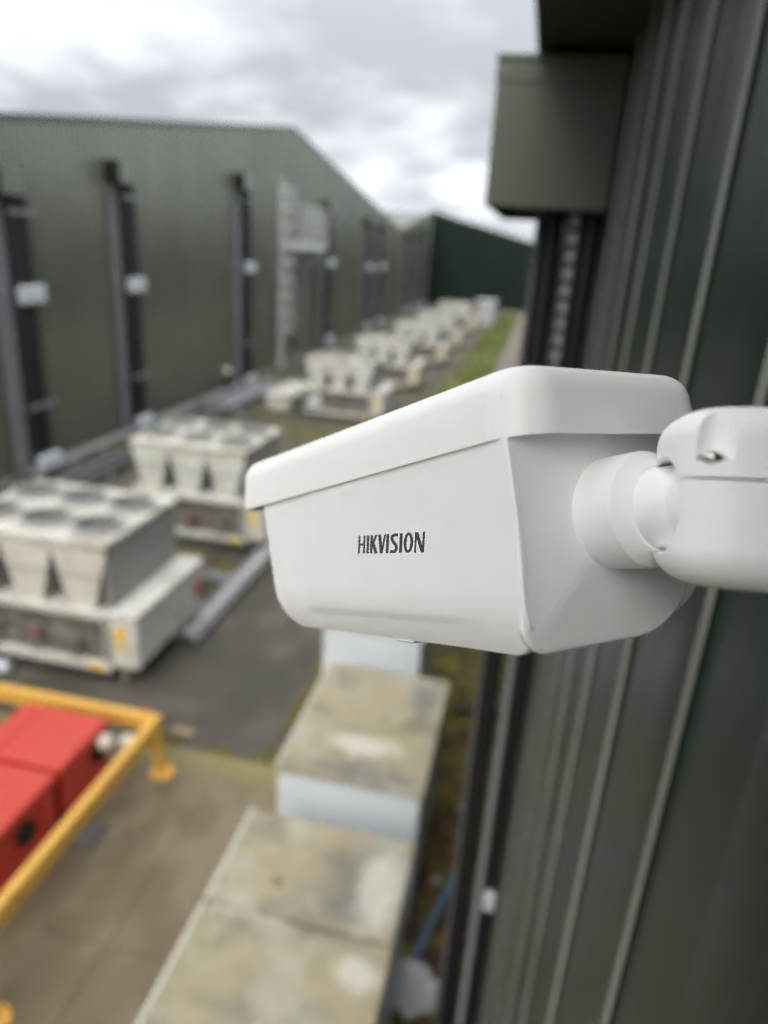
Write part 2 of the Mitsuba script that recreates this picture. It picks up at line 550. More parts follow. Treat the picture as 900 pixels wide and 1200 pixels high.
# ------------------------------------------------------------------ pipe risers
def hood_shell(x0, x1, y0, y1, z0, z1, t=0.03):
    """A sheet metal cowl, open below."""
    a = manifold3d.Manifold.cube((x1 - x0, y1 - y0, z1 - z0)).translate((x0, y0, z0))
    b = manifold3d.Manifold.cube((x1 - x0 - 2 * t, y1 - y0 - 2 * t, z1 - z0)).translate((x0 + t, y0 + t, z0 - t))
    me = (a - b).to_mesh()
    return trimesh.Trimesh(me.vert_properties[:, :3], me.tri_verts, process=False)


def tray_mesh(w, z0, z1, depth=0.07, slots=True):
    """Upright perforated cable tray in local coordinates: w along y, flanges towards +x, rungs across."""
    ms = [bx(0, depth, -w / 2, -w / 2 + 0.02, z0, z1), bx(0, depth, w / 2 - 0.02, w / 2, z0, z1)]
    n = int((z1 - z0) / 0.3)
    zs = np.linspace(z0, z1, n + 1)
    ms.append(bx(0.0, 0.012, -w / 2 + 0.02, w / 2 - 0.02, z0, z1))
    for a in zs:
        ms.append(bx(0.013, 0.04, -w / 2 + 0.021, w / 2 - 0.021, a - 0.025, a + 0.025))
    return cat(ms)


def riser(y, ztop, label, w_tray=0.75, w_pipe=0.85, brackets=(6.0,), low=0.5, hood=True, s=1.0):
    y, w_tray = y - 0.45 - 0.006 * max(0, y - 20), w_tray * 0.66
    k = thing('pipe_riser', label, 'pipe riser', 'pipe risers on the far warehouse wall')
    t = tray_mesh(w_tray * s, 0.15, ztop)
    t.apply_translation((WX + 0.10, y - (w_tray / 2) * s, 0))
    part(k, 'cable_tray', t, 'm_galvanised')
    for i in range(3):
        yy = y + (0.16 + 0.28 * i) * s
        part(k, 'pipe', tube([(WX + 0.30, yy, 0.1), (WX + 0.30, yy, ztop + 0.1)], 0.14 * s, 12), 'm_black_pipe', 40)
    for z in (ztop - 0.35, 2.4):
        part(k, 'support_rail', bx(WX + 0.445, WX + 0.50, y - 0.1 * s, y + (w_pipe + 0.12) * s, z - 0.06, z + 0.06), 'm_galvanised')
    for z in list(brackets) + [low]:
        part(k, 'pipe_clamp', rbx(WX + 0.36, WX + 0.62, y - 0.02, y + (w_pipe + 0.06) * s, z - 0.26, z + 0.26, 0.05), 'm_pale_bracket')
    if hood:
        part(k, 'shaded_side', bx(WX + 0.06, WX + 0.63, y - 0.53 * s, y - 0.50 * s - 0.002, ztop + 0.12, ztop + 0.82), 'm_dark_void')  # dark plate added to paint the shade on the hood's near side
        part(k, 'hood', hood_shell(WX + 0.03, WX + 0.66, y - 0.50 * s, y + 0.42 * s, ztop + 0.1, ztop + 0.85), 'm_cladding_pale')
    return k


riser(20.15, 8.55, 'pipe riser at the left edge of the photo, nearest on the warehouse wall', 1.0, 1.0, (5.85,), 0.5)
riser(26.35, 9.35, 'second pipe riser from the left on the warehouse wall, behind the nearest chiller', 0.8, 0.95, (5.9,), 0.5)
riser(37.9, 10.0, 'third pipe riser from the left, between the small globe lamp and the caged ladder', 1.1, 1.0, (6.35,), 0.35)
riser(53.4, 9.7, 'pipe riser just right of the ladder platform on the warehouse wall', 1.2, 1.4, (6.4,), 0.9)
riser(66.2, 9.2, 'left of the close pair of pipe risers beyond the ladder', 1.5, 1.7, (5.9,), 0.8, s=0.9)
riser(71.4, 8.9, 'right of the close pair of pipe risers beyond the ladder', 1.5, 1.7, (5.9,), 0.8, s=0.9)
riser(86.0, 8.4, 'first pipe riser beyond the roof valley on the far warehouse wall', 1.4, 2.2, (), 0.8)
riser(92.5, 8.9, 'second pipe riser beyond the roof valley on the far warehouse wall', 1.4, 2.2, (), 0.8)
riser(98.0, 9.3, 'last pipe riser, in the far corner beside the end wall', 1.4, 2.2, (), 0.8)

# the near one, seen end-on beside the security camera
nr = thing('pipe_riser', 'close pipe riser under a large green metal hood, fixed to the right-hand wall', 'pipe riser')
RY = 4.35
hx0, hx1, hz0, hz1 = -0.375, NX - 0.03, 8.235, 8.935
part(nr, 'hood', hood_shell(hx0, hx1, RY, RY + 1.9, hz0, hz1, 0.012), 'm_hood_green', label='olive green sheet metal hood, open below')
part(nr, 'hood_lid', rbx(hx0 - 0.012, hx1, RY - 0.014, RY + 1.91, hz1 + 0.002, hz1 + 0.028, 0.006), 'm_hood_green')
part(nr, 'hood_fold', bx(hx0 - 0.006, hx1, RY - 0.007, RY - 0.002, hz1 - 0.10, hz1 - 0.002), 'm_hood_green')
for xx in (hx0 + 0.05, 0.05):
    part(nr, 'rivet', trimesh.creation.icosphere(2, 0.010).apply_translation((xx, RY - 0.008, hz1 - 0.05)), 'm_galvanised', True)
for (xx, yy, r) in ((0.015, RY + 0.34, 0.062), (0.015, RY + 0.62, 0.062), (0.015, RY + 0.9, 0.062), (0.235, RY + 0.22, 0.05), (0.235, RY + 0.5, 0.05), (0.15, RY + 0.6, 0.05)):
    part(nr, 'pipe', tube([(xx, yy, 0.05), (xx, yy, hz0 + 0.4)], r, 20), 'm_black_pipe', 40)
# perforated tray facing the lens, with punched rungs standing proud of it
tw = 0.068
ms = [bx(0.132 - tw / 2, 0.132 - tw / 2 + 0.006, RY + 0.15, RY + 0.21, 0.1, hz0 + 0.2), bx(0.132 + tw / 2 - 0.006, 0.132 + tw / 2, RY + 0.15, RY + 0.21, 0.1, hz0 + 0.2),
      bx(0.132 - tw / 2 + 0.006, 0.132 + tw / 2 - 0.006, RY + 0.20, RY + 0.206, 0.1, hz0 + 0.2)]
part(nr, 'cable_tray', cat(ms), 'm_dull_pipe')
rung = mikit.ply(bx(0.132 - tw / 2 + 0.012, 0.132 + tw / 2 - 0.012, RY + 0.165, RY + 0.199, -0.027, 0.027), 'm_galv_light')
for z in np.arange(0.3, hz0 + 0.15, 0.095):
    part(nr, 'tray_rung', rung, None, to_world=T().translate([0, 0, float(z)]))
part(nr, 'channel', bx(-0.085, -0.055, RY + 0.26, RY + 1.2, 0.1, hz0 + 0.3), 'm_dull_pipe')
for z in (3.05, 0.8):
    part(nr, 'pipe_clamp', rbx(0.185, 0.275, RY + 0.10, RY + 0.17, z - 0.09, z + 0.09, 0.015), 'm_pale_bracket')


# ------------------------------------------------------------------ caged ladder with a platform
ld = thing('access_ladder', 'galvanised caged ladder with a high railed platform on the far warehouse wall', 'ladder')
LX, LY = WX + 0.30, 43.3
for dy in (-0.3, 0.3):
    part(ld, 'rail', bar((LX, LY + dy, 0.1), (LX, LY + dy, 11.1), 0.07, 0.07), 'm_ladder')
rg = mikit.ply(tube([(LX, LY - 0.27, 0), (LX, LY + 0.27, 0)], 0.05, 8), 'm_ladder')
for z in np.arange(0.4, 10.4, 0.3):
    part(ld, 'rung', rg, None, to_world=T().translate([0, 0, float(z)]))
th = np.linspace(-0.08 * PI, 1.08 * PI, 13)
hoop = mikit.ply(tube([(LX + 0.02 + 0.75 * max(0, math.sin(a)), LY - 0.42 * math.cos(a), 0) for a in th], 0.03, 6), 'm_ladder')
for z in (2.6, 3.6, 4.6, 5.6, 6.6, 7.6, 8.6, 9.6, 10.6):
    part(ld, 'cage_hoop', hoop, None, to_world=T().translate([0, 0, z]))
for a in (0.2, 0.5, 0.8):
    part(ld, 'cage_bar', bar((LX + 0.02 + 0.75 * math.sin(a * PI), LY - 0.42 * math.cos(a * PI), 2.6), (LX + 0.02 + 0.75 * math.sin(a * PI), LY - 0.42 * math.cos(a * PI), 10.6), 0.03, 0.05), 'm_ladder')
px0, px1, py0, py1 = WX + 0.06, WX + 1.25, 44.3, 49.6
part(ld, 'platform', bx(px0, px1, py0, py1, 7.35, 7.62), 'm_ladder')
for z in (8.15, 8.7, 9.2, 9.75):
    part(ld, 'guard_rail', cat(tube([(px1 - 0.05, py0, z), (px1 - 0.05, py1, z)], 0.04, 8), tube([(px0, py1 - 0.05, z), (px1 - 0.05, py1 - 0.05, z)], 0.04, 8)), 'm_ladder')
for y in np.linspace(py0 + 0.05, py1 - 0.05, 5):
    part(ld, 'guard_post', bar((px1 - 0.05, y, 7.62), (px1 - 0.05, y, 9.8), 0.07, 0.07), 'm_ladder')
for yy in (45.1, 49.0):
    part(ld, 'platform_leg', bar((px1 - 0.1, yy, 7.35), (WX + 0.05, yy, 6.2), 0.08, 0.08), 'm_ladder')
part(ld, 'second_rail', bar((px1 - 0.1, 45.1, 0.1), (px1 - 0.1, 45.1, 7.35), 0.09, 0.09), 'm_galvanised')
for z in (1.0, 3.0, 5.0):
    part(ld, 'cross_tie', bar((px1 - 0.1, 45.1, z), (LX, LY + 0.3, z), 0.05, 0.09), 'm_galvanised')


# ------------------------------------------------------------------ chillers
MW, ND = 1.067, 3     # width of one V module, number of modules
CW, CD = MW * ND, 2.8


def build_chiller(key):
    """Local frame: right edge x = 0, front y = 0, ground z = 0."""
    part(key, 'skid', cat(bx(-CW, 0.0, 0.02, 0.14, 0.02, 0.22), bx(-CW, 0.0, CD - 0.12, CD, 0.02, 0.22), bx(-CW, -CW + 0.12, 0.14, CD - 0.12, 0.02, 0.2), bx(-0.12, 0.0, 0.14, CD - 0.12, 0.02, 0.2)), 'm_skid')
    part(key, 'base_rail', rbx(-CW - 0.02, 0.02, 0.0, 0.16, 0.24, 0.40, 0.015), 'm_cream')
    part(key, 'base_rail', rbx(-CW - 0.02, 0.02, CD - 0.16, CD, 0.24, 0.40, 0.015), 'm_cream')
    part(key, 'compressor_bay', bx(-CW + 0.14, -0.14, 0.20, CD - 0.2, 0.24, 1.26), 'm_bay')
    for i in range(3):
        x = -0.75 - i * 0.85
        comp = trimesh.creation.capsule(0.48, 0.17, count=(12, 16))
        comp.apply_translation((x, 0.20, 0.52))
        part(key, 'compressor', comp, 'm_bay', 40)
    part(key, 'red_tag', bx(-1.58, -1.44, 0.012, 0.03, 0.78, 0.92), 'm_sticker_red')
    part(key, 'bay_cover', bx(-CW + 0.2, -CW + 0.75, 0.03, 0.06, 0.55, 1.1), 'm_gel')
    for x in (-CW, -0.13):
        part(key, 'corner_post', rbx(x, x + 0.13, 0.02, 0.15, 0.405, 1.30, 0.012), 'm_frame_grey')
        part(key, 'corner_post', rbx(x, x + 0.13, CD - 0.15, CD - 0.02, 0.405, 1.30, 0.012), 'm_frame_grey')
    part(key, 'middle_rail', rbx(-CW - 0.01, 0.01, 0.0, CD, 1.303, 1.46, 0.015), 'm_cream')
    # V shaped coil end sheets, wide at the top; dark coils between them
    zt, zb = 2.66, 1.463
    for i in range(ND):
        xc = -MW * (i + 0.5)
        w0, w1 = 0.24, MW / 2 - 0.006
        for (ya, yb) in ((0.10, 0.13), (CD - 0.13, CD - 0.10)):
            poly = Polygon([(xc - w0, zb), (xc + w0, zb), (xc + w1, 2.52), (xc + w1, zt), (xc - w1, zt), (xc - w1, 2.52)])
            g = trimesh.creation.extrude_polygon(poly, yb - ya, engine='earcut')
            g.vertices = g.vertices[:, [0, 2, 1]] + np.array([0, ya, 0])
            g.fix_normals()
            part(key, 'end_sheet', g, 'm_cream')
        part(key, 'sheet_seam', bx(xc - w1 + 0.15, xc + w1 - 0.15, 0.088, 0.098, 2.06, 2.11), 'm_frame_grey')
        for s_ in (-1, 1):
            q = [(xc + s_ * (w0 - 0.02), zb), (xc + s_ * (w0 + 0.05), zb), (xc + s_ * (w1 - 0.01), zt), (xc + s_ * (w1 - 0.09), zt)]
            g = trimesh.creation.extrude_polygon(Polygon(q), CD - 0.30, engine='earcut')
            g.vertices = g.vertices[:, [0, 2, 1]] + np.array([0, 0.15, 0])
            g.fix_normals()
            part(key, 'coil', g, 'm_coil')
    # outer coil guard on the alley side
    part(key, 'coil_guard', bx(-0.06, -0.005, 0.16, CD - 0.12, 1.463, 2.60), 'm_coil')
    part(key, 'top_deck', rbx(-CW - 0.02, 0.03, 0.06, CD - 0.04, 2.662, 2.78, 0.02), 'm_cream_top')
    for i in range(ND):
        for y in (0.78, 1.98):
            c = np.array([-0.55 - MW * i, y, 2.781])
            ring = trimesh.creation.annulus(0.40, 0.47, 0.11, sections=40).apply_translation(c + [0, 0, 0.055])
            fk = part(key, 'fan', ring, 'm_fan_ring', 40)
            part(fk, 'well', trimesh.creation.cylinder(0.398, 0.02, sections=32).apply_translation(c + [0, 0, 0.012]), 'm_fan_black')
            bl = [trimesh.creation.cylinder(0.10, 0.05, sections=20).apply_translation(c + [0, 0, 0.05])]
            for b in range(5):
                blade = bx(0.10, 0.37, -0.075, 0.075, -0.004, 0.004)
                blade.apply_transform(trimesh.transformations.rotation_matrix(0.35, [1, 0, 0]))
                blade.apply_transform(trimesh.transformations.rotation_matrix(b * 2 * PI / 5 + i, [0, 0, 1]))
                bl.append(blade.apply_translation(c + [0, 0, 0.05]))
            part(fk, 'blades', cat(bl), 'm_fan_black')
            gr = [trimesh.creation.annulus(r, r + 0.008, 0.008, sections=32).apply_translation(c + [0, 0, 0.104]) for r in (0.08, 0.16, 0.24, 0.32)]
            gr += [tube([c + [0.06 * math.cos(a), 0.06 * math.sin(a), 0.1], c + [0.41 * math.cos(a), 0.41 * math.sin(a), 0.1]], 0.005, 5) for a in np.arange(6) * PI / 3]
            part(fk, 'grille', cat(gr), 'm_frame_grey')
    # electrical cabinet along the alley side
    ck = part(key, 'cabinet', rbx(0.022, 0.56, 0.02, 2.72, 0.36, 1.44, 0.04), 'm_cream')
    part(ck, 'roof', rbx(0.024, 0.60, -0.02, 2.76, 1.442, 1.50, 0.02), 'm_cream')
    for a, b in ((0.08, 0.92), (0.95, 1.79), (1.82, 2.66)):
        part(ck, 'door', rbx(0.562, 0.575, a, b, 0.42, 1.40, 0.004), 'm_cream')
    part(ck, 'warning_sticker', bx(0.12, 0.34, 0.006, 0.017, 0.98, 1.20), 'm_sticker')
    part(ck, 'warning_sticker', bx(0.14, 0.30, 0.006, 0.017, 0.76, 0.90), 'm_sticker')
    part(key, 'base_sticker', bx(-0.42, -0.14, -0.012, -0.003, 0.26, 0.385), 'm_sticker')
    part(key, 'cabinet_foot', bx(0.1, 0.2, 0.2, 0.3, 0.0, 0.358), 'm_frame_grey')
    part(key, 'cabinet_foot', bx(0.1, 0.2, 2.4, 2.5, 0.0, 0.358), 'm_frame_grey')
    part(key, 'isolator', rbx(0.576, 0.66, 2.3, 2.5, 0.8, 1.1, 0.02), 'm_sticker_red')


ord_ = ['nearest cream air-cooled chiller, cut off by the left edge of the photo', 'second cream chiller from the front, between the nearest one and the camera hood',
        'third cream chiller, standing alone just above the camera hood', 'fourth cream chiller along the alley', 'fifth cream chiller along the alley',
        'sixth cream chiller along the alley', 'last cream chiller before the end wall']
spots = [(-6.88, 10.15), (-6.88, 16.5), (-7.1, 32.2), (-6.95, 41.2), (-6.7, 51.5), (-6.7, 61.0), (-6.7, 74.0)]
first = None
for (x, y), lb in zip(spots, ord_):
    k = thing('chiller', lb, 'chiller', 'chillers in a row along the alley')
    if first is None:
        build_chiller('tmpchiller')
        first = 'tmpchiller'
    copies_of('tmpchiller', k, (x, y, 0))
for k in [k for k in scene if k.startswith('tmpchiller__')]:
    del scene[k]

# pale kiosk at the end of the row
kk = thing('kiosk', 'pale bluish white kiosk at the far end of the chiller row by the grass', 'kiosk')
part(kk, 'body', rbx(-6.9, -4.9, 84.0, 87.0, 0.1, 2.5, 0.05), 'm_kiosk')
part(kk, 'roof', rbx(-7.05, -4.75, 83.85, 87.15, 2.502, 2.66, 0.05), 'm_kiosk')
part(kk, 'door', rbx(-6.4, -5.5, 83.96, 83.998, 0.2, 2.2, 0.01), 'm_kiosk')
part(kk, 'plinth', bx(-6.95, -4.85, 83.95, 87.05, 0.0, 0.098), 'm_stone')


# ------------------------------------------------------------------ ground trays, pipes, odds and ends on the left
def ladder_tray(name, label, a, b, w, z, h=0.12):
    k = thing(name, label, 'cable tray')
    a, b = np.array(a, float), np.array(b, float)
    d = (b - a) / np.linalg.norm(b - a)
    n = np.array([-d[1], d[0]])
    for s_ in (-1, 1):
        p, q = a + s_ * n * w / 2, b + s_ * n * w / 2
        part(k, 'side_rail', bar((*p, z), (*q, z), 0.05, h), 'm_galv_light')
    L = np.linalg.norm(b - a)
    for t in np.arange(0.15, L, 0.3):
        c = a + d * t
        part(k, 'rung', bar((*(c - n * (w / 2 - 0.03)), z - 0.02), (*(c + n * (w / 2 - 0.03)), z - 0.02), 0.06, 0.03), 'm_galv_light')
    for t in np.arange(0.4, L, 1.8):
        c = a + d * t
        part(k, 'foot', bx(c[0] - w / 2, c[0] + w / 2, c[1] - 0.05, c[1] + 0.05, 0.004, z - h / 2), 'm_frame_grey')
    if w > 0.3:
        part(k, 'lid', bar((*(a + d * 0.1), z + h / 2 + 0.006), (*(b - d * 0.1), z + h / 2 + 0.006), w * 0.62, 0.008), 'm_galv_light')
    return k


ladder_tray('cable_tray', 'wide galvanised cable tray on the asphalt right of the chillers', (-6.2, 11.75), (-6.2, 22.0), 0.42, 0.17)
ladder_tray('cable_tray', 'narrow cable tray running from the wide tray to the second chiller', (-6.45, 14.6), (-9.6, 14.9), 0.28, 0.16)
ladder_tray('cable_tray', 'cable tray low along the foot of the warehouse wall at left', (-15.1, 19.0), (-15.1, 36.5), 0.3, 0.45, 0.10)

for i, (xx, z, r, y0, y1, lb) in enumerate(((-13.9, 0.42, 0.14, 14.5, 31.0, 'grey lagged pipe on the ground behind the chillers, nearer the chillers'),
                                            (-13.4, 0.40, 0.12, 14.5, 30.4, 'grey lagged pipe on the ground behind the chillers, nearer the alley'))):
    k = thing('lagged_pipe', lb, 'pipe')
    part(k, 'run', tube([(xx, y0, z), (xx, y1, z), (WX + 0.25, y1 + 0.2, z)], r, 14), 'm_dull_pipe', 40)
    for y in np.arange(y0 + 1, y1, 2.5):
        part(k, 'stand', bx(xx - 0.2, xx + 0.2, y - 0.04, y + 0.04, 0.004, z - r * 0.9), 'm_frame_grey')

bk = thing('storage_bin', 'low beige flat-topped bin on the ground left of the third chiller', 'bin')
part(bk, 'body', rbx(-12.4, -11.2, 32.6, 36.4, 0.05, 0.72, 0.05), 'm_cream')
part(bk, 'lid', rbx(-12.5, -11.1, 32.5, 36.5, 0.722, 0.84, 0.05), 'm_cream_top')
pb = thing('pipe_bundle', 'grey horizontal pipes stacked low beside the beige bin', 'pipes')
for i in range(3):
    part(pb, 'pipe', tube([(-14.6 + 0.45 * i, 30.5, 0.35), (-14.3 + 0.45 * i, 38.0, 0.35)], 0.13, 12), 'm_galvanised', 40)
part(pb, 'support', cat(bx(-14.9, -13.3, 31.5, 31.6, 0.004, 0.22), bx(-14.8, -13.2, 36.8, 36.9, 0.004, 0.22)), 'm_frame_grey')

lp = thing('globe_lamp', 'small pale globe lamp on a short dark post by the warehouse wall', 'lamp')
part(lp, 'post', tube([(-15.2, 34.4, 0.0), (-15.2, 34.4, 1.15)], 0.10, 12), 'm_black_pipe', 40)
part(lp, 'globe', trimesh.creation.icosphere(3, 0.24).apply_translation((-15.2, 34.4, 1.38)), 'm_lamp_globe', True)
part(lp, 'collar', trimesh.creation.cylinder(0.15, 0.08, sections=16).apply_translation((-15.2, 34.4, 1.13)), 'm_black_pipe')

single('pipe_offcut', cat(tube([(-9.9, 9.75, 0.20), (-8.75, 9.8, 0.20)], 0.12, 16)), 'm_gel', 'short pale pipe lying in front of the nearest chiller at the left edge', 'pipe', 40)
single('timber_offcut', rbx(-5.15, -4.75, 9.12, 9.26, 0.004, 0.10, 0.012), 'm_timber', 'small brown timber offcut on the asphalt behind the yellow frame', 'timber')


# ------------------------------------------------------------------ yellow lifting frame with two red boxes
yf = thing('lifting_frame', 'yellow painted steel frame on legs around the red boxes', 'frame')
fx, fy0, fy1, fz, rw, rh = -4.92, 0.6, 8.32, 0.88, 0.14, 0.27
part(yf, 'rail', bar((fx, fy0, fz), (fx, fy1 + rw / 2, fz), rw, rh), 'm_yellow')
part(yf, 'rail', bar((fx - rw / 2 - 0.003, fy1, fz), (-9.4, fy1, fz), rw, rh), 'm_yellow')
part(yf, 'rail', bar((-9.4 - rw / 2, fy0, fz), (-9.4 - rw / 2, fy1 + rw / 2, fz), rw, rh), 'm_yellow')
part(yf, 'rail', bar((fx - rw / 2 - 0.003, fy0 + 0.1, fz), (-9.4, fy0 + 0.1, fz), rw, rh), 'm_yellow')
for (x, y) in ((fx + 0.02, 8.22), (fx + 0.17, 4.30), (fx + 0.02, 0.75), (-9.45, 8.2), (-9.45, 0.75)):
    lg = part(yf, 'leg', bar((x + 0.06, y, 0.045), (x, y, fz - rh / 2 - 0.002), 0.13, 0.15), 'm_yellow')
    part(lg, 'foot_plate', trimesh.creation.cylinder(0.19, 0.03, sections=24).apply_translation((x + 0.08, y, 0.058)), 'm_yellow', 40)
part(yf, 'lifting_lug', rbx(fx - 0.35, fx - 0.2, fy1 + 0.088, fy1 + 0.115, fz + 0.02, fz + 0.2, 0.01), 'm_rust')


def soft_box(x0, x1, y0, y1, z0, z1, r):
    C = [trimesh.creation.icosphere(2, r).apply_translation(((x0 + r, x1 - r)[i], (y0 + r, y1 - r)[j], (z0 + r, z1 - r)[k])) for i in (0, 1) for j in (0, 1) for k in (0, 1)]
    return trimesh.convex.convex_hull(np.vstack([c.vertices for c in C]))


for n, (x0, x1, y0, y1, lb) in enumerate(((-6.80, -5.42, 6.72, 7.86, 'red plastic box inside the yellow frame, farther one with the pale ball connector'),
                                          (-7.10, -5.42, 4.85, 6.64, 'red plastic box inside the yellow frame, nearer one cut off by the left edge'))):
    k = thing('red_box', lb, 'box')
    part(k, 'body', soft_box(x0 + 0.03, x1 - 0.03, y0 + 0.03, y1 - 0.03, 0.28, 1.04, 0.06), 'm_red', 40)
    part(k, 'lid', soft_box(x0, x1, y0, y1, 1.02, 1.20, 0.05), 'm_red', 40)
    part(k, 'lid_rib', soft_box(x0 + 0.30, x0 + 0.36, y0 + 0.05, y1 - 0.05, 1.16, 1.22, 0.025), 'm_red', 40)
    part(k, 'side_post', soft_box(x1 - 0.05, x1 + 0.012, y1 - 0.34, y1 - 0.20, 0.30, 1.0, 0.025), 'm_red', 40)
    part(k, 'skid', cat(bx(x0 + 0.1, x0 + 0.25, y0, y1, 0.04, 0.279), bx(x1 - 0.25, x1 - 0.1, y0, y1, 0.04, 0.279)), 'm_black_pipe')
    hy = y0 + 0.62 * (y1 - y0) if n else y0 + 0.72 * (y1 - y0)
    part(k, 'vent', trimesh.creation.cylinder(0.15, 0.06, sections=24).apply_transform(trimesh.transformations.rotation_matrix(PI / 2, [0, 1, 0])).apply_translation((x1 + 0.005, hy, 0.83)), 'm_dark_void')
    if n == 0:
        part(k, 'connector', trimesh.creation.icosphere(3, 0.12).apply_translation((x1 + 0.09, hy + 0.06, 0.98)), 'm_lip', True, label='pale ball connector')
        part(k, 'connector', trimesh.creation.cylinder(0.12, 0.22, sections=20).apply_translation((x1 + 0.22, hy + 0.38, 0.72)), 'm_lip', 40)
cv = thing('floor_cover', 'grey sheet lying on the pavement under the yellow rail', 'sheet')
part(cv, 'sheet', rbx(-5.35, -5.0, 6.6, 7.0, 0.042, 0.12, 0.02), 'm_dull_pipe')


# ------------------------------------------------------------------ enclosures below the camera
def enclosure(x0, x1, y0, y1, h, lids, label, lip=True):
    k = thing('equipment_cabinet', label, 'cabinet', 'weathered cabinets in a row along the right-hand wall')
    part(k, 'body', rbx(x0 + 0.04, x1 - 0.04, y0 + 0.04, y1 - 0.04, 0.04, h - 0.09, 0.015), 'm_gel')
    part(k, 'base', bx(x0 + 0.02, x1 - 0.02, y0 + 0.02, y1 - 0.02, 0.008, 0.038), 'm_stone')
    n = len(lids) - 1
    for i in range(n):
        a, b = lids[i], lids[i + 1]
        lk = part(k, 'lid', rbx(x0, x1, a + 0.017, b - 0.017, h - 0.086, h, 0.014), 'm_lid')
        if i:
            part(lk, 'seam_strip', rbx(x0 + 0.10, x0 + 0.85, a - 0.050, a - 0.022, h + 0.001, h + 0.009, 0.003), 'm_lip')
        part(lk, 'edge_strip', bar((x0 + 0.035, a + 0.02, h + 0.006), (x0 + 0.035, b - 0.02, h + 0.006), 0.05, 0.022), 'm_lip')
        for yy in (a + 0.15, b - 0.15):
            part(lk, 'screw', trimesh.creation.cylinder(0.014, 0.012, sections=10).apply_translation((x0 + 0.13, yy, h + 0.004)), 'm_steel')
    for yy in (y0 + 0.6, y1 - 0.6):
        part(k, 'door', rbx(x1 - 0.038, x1 - 0.028, yy - 0.5, yy + 0.5, 0.15, h - 0.16, 0.003), 'm_gel')
    return k


enclosure(-2.43, -0.55, 2.20, 5.98, 2.0, [2.20, 3.46, 4.72, 5.98], 'nearest flat-topped cabinet at the bottom, its stained lids in sections')
enclosure(-2.42, -0.58, 6.66, 9.12, 2.0, [6.66, 9.12], 'second flat-topped cabinet, with a white front and one stained lid')
wk = thing('equipment_cabinet', 'bluish white cabinet half hidden directly under the security camera', 'cabinet', 'weathered cabinets in a row along the right-hand wall')
part(wk, 'body', rbx(-2.72, -1.12, 9.75, 11.8, 0.05, 2.22, 0.03), 'm_gel')
part(wk, 'lid', rbx(-2.78, -1.06, 9.70, 11.86, 2.222, 2.30, 0.02), 'm_gel')
part(wk, 'base', bx(-2.7, -1.14, 9.77, 11.78, 0.008, 0.048), 'm_stone')
part(wk, 'front_panel', rbx(-2.5, -1.34, 9.738, 9.748, 0.25, 2.05, 0.003), 'm_gel')

# things on the ground between the cabinets and the wall
single('drain_pipe', tube([(-0.56, 11.15, 0.10), (0.29, 11.2, 0.10)], 0.07, 14), 'm_black_pipe', 'black pipe crossing the moss from the cabinets to the wall', 'pipe', 40)
hp = [(-0.03, 7.85, 0.10), (-0.10, 7.55, 0.07), (-0.20, 7.15, 0.06), (-0.30, 6.75, 0.05), (-0.40, 6.3, 0.05), (-0.46, 6.0, 0.06)]
single('hose', tube(hp, 0.055, 12), 'm_hose', 'faded blue hose lying in the gap behind the nearest cabinet', 'hose', 40)


def crumple(r, seed, sub=4, amp=0.5, flat=0.7):
    s_ = trimesh.creation.icosphere(sub, 1.0)
    n = meshkit.fbm(s_.vertices * 1.9 + seed, 4, seed)
    rdg = np.abs(meshkit.fbm(s_.vertices * 3.6 + seed * 2, 3, seed + 5) - 0.5) * 2
    s_.vertices = s_.vertices * (r * (1 + amp * (n - 0.5) - 0.7 * amp * rdg))[:, None] * np.array([1, 1, flat])
    return s_


single('plastic_sheet', crumple(0.30, 3, amp=0.9).apply_translation((-0.40, 5.72, 0.16)), 'm_film', 'crumpled pale plastic sheet at the bottom beside the nearest cabinet', 'sheet', 30)
for i, (x, y, r, mt, lb, c) in enumerate(((-0.36, 7.35, 0.075, 'm_stone', 'pale stone left of the blue hose', 'stone'), (-0.02, 7.3, 0.085, 'm_stone', 'pale stone right of the blue hose', 'stone'),
                                          (-0.18, 8.75, 0.06, 'm_stone', 'small pale stone beyond the blue hose', 'stone'), (-0.10, 6.55, 0.085, 'm_rust', 'rusty red lump beside the blue hose', 'debris'),
                                          (-0.08, 5.95, 0.06, 'm_timber', 'small brown lump near the crumpled plastic sheet', 'debris'))):
    single('stone' if c == 'stone' else 'debris', crumple(r, 11 + i, 3).apply_translation((x, y, r * 0.6)), mt, lb, c, 30)
lit = []
for _ in range(260):
    x, y, r = rng.uniform(-0.5, 0.25), rng.uniform(4.2, 9.6), rng.uniform(0.015, 0.045)
    q = trimesh.creation.icosphere(1, r)
    q.vertices *= rng.uniform(0.6, 1.3, q.vertices.shape)
    lit.append(q.apply_translation((x, y, 0.01)))
struct('leaf_litter', cat(lit), 'm_rust', 'stuff', label='dark litter of leaves and grit in the gap behind the cabinets')


# ------------------------------------------------------------------ the security camera
O = np.array([0.036, 0.3305, 7.9238])
S = np.array([-0.631, 0.6583, -0.4105])
U = np.array([-0.7447, -0.6623, 0.0827])
V = np.array([-0.2174, 0.3579, 0.9081])
S /= np.linalg.norm(S)
U -= S * (U @ S)
U /= np.linalg.norm(U)
V = np.cross(S, U)


def place(m):
    """From the camera body's own axes (forward, left, up; metres) into the world."""
    m = m.copy()
    m.vertices = O + m.vertices @ np.stack([S, U, V])
    if np.linalg.det(np.stack([S, U, V])) < 0:
        m.invert()
    return m


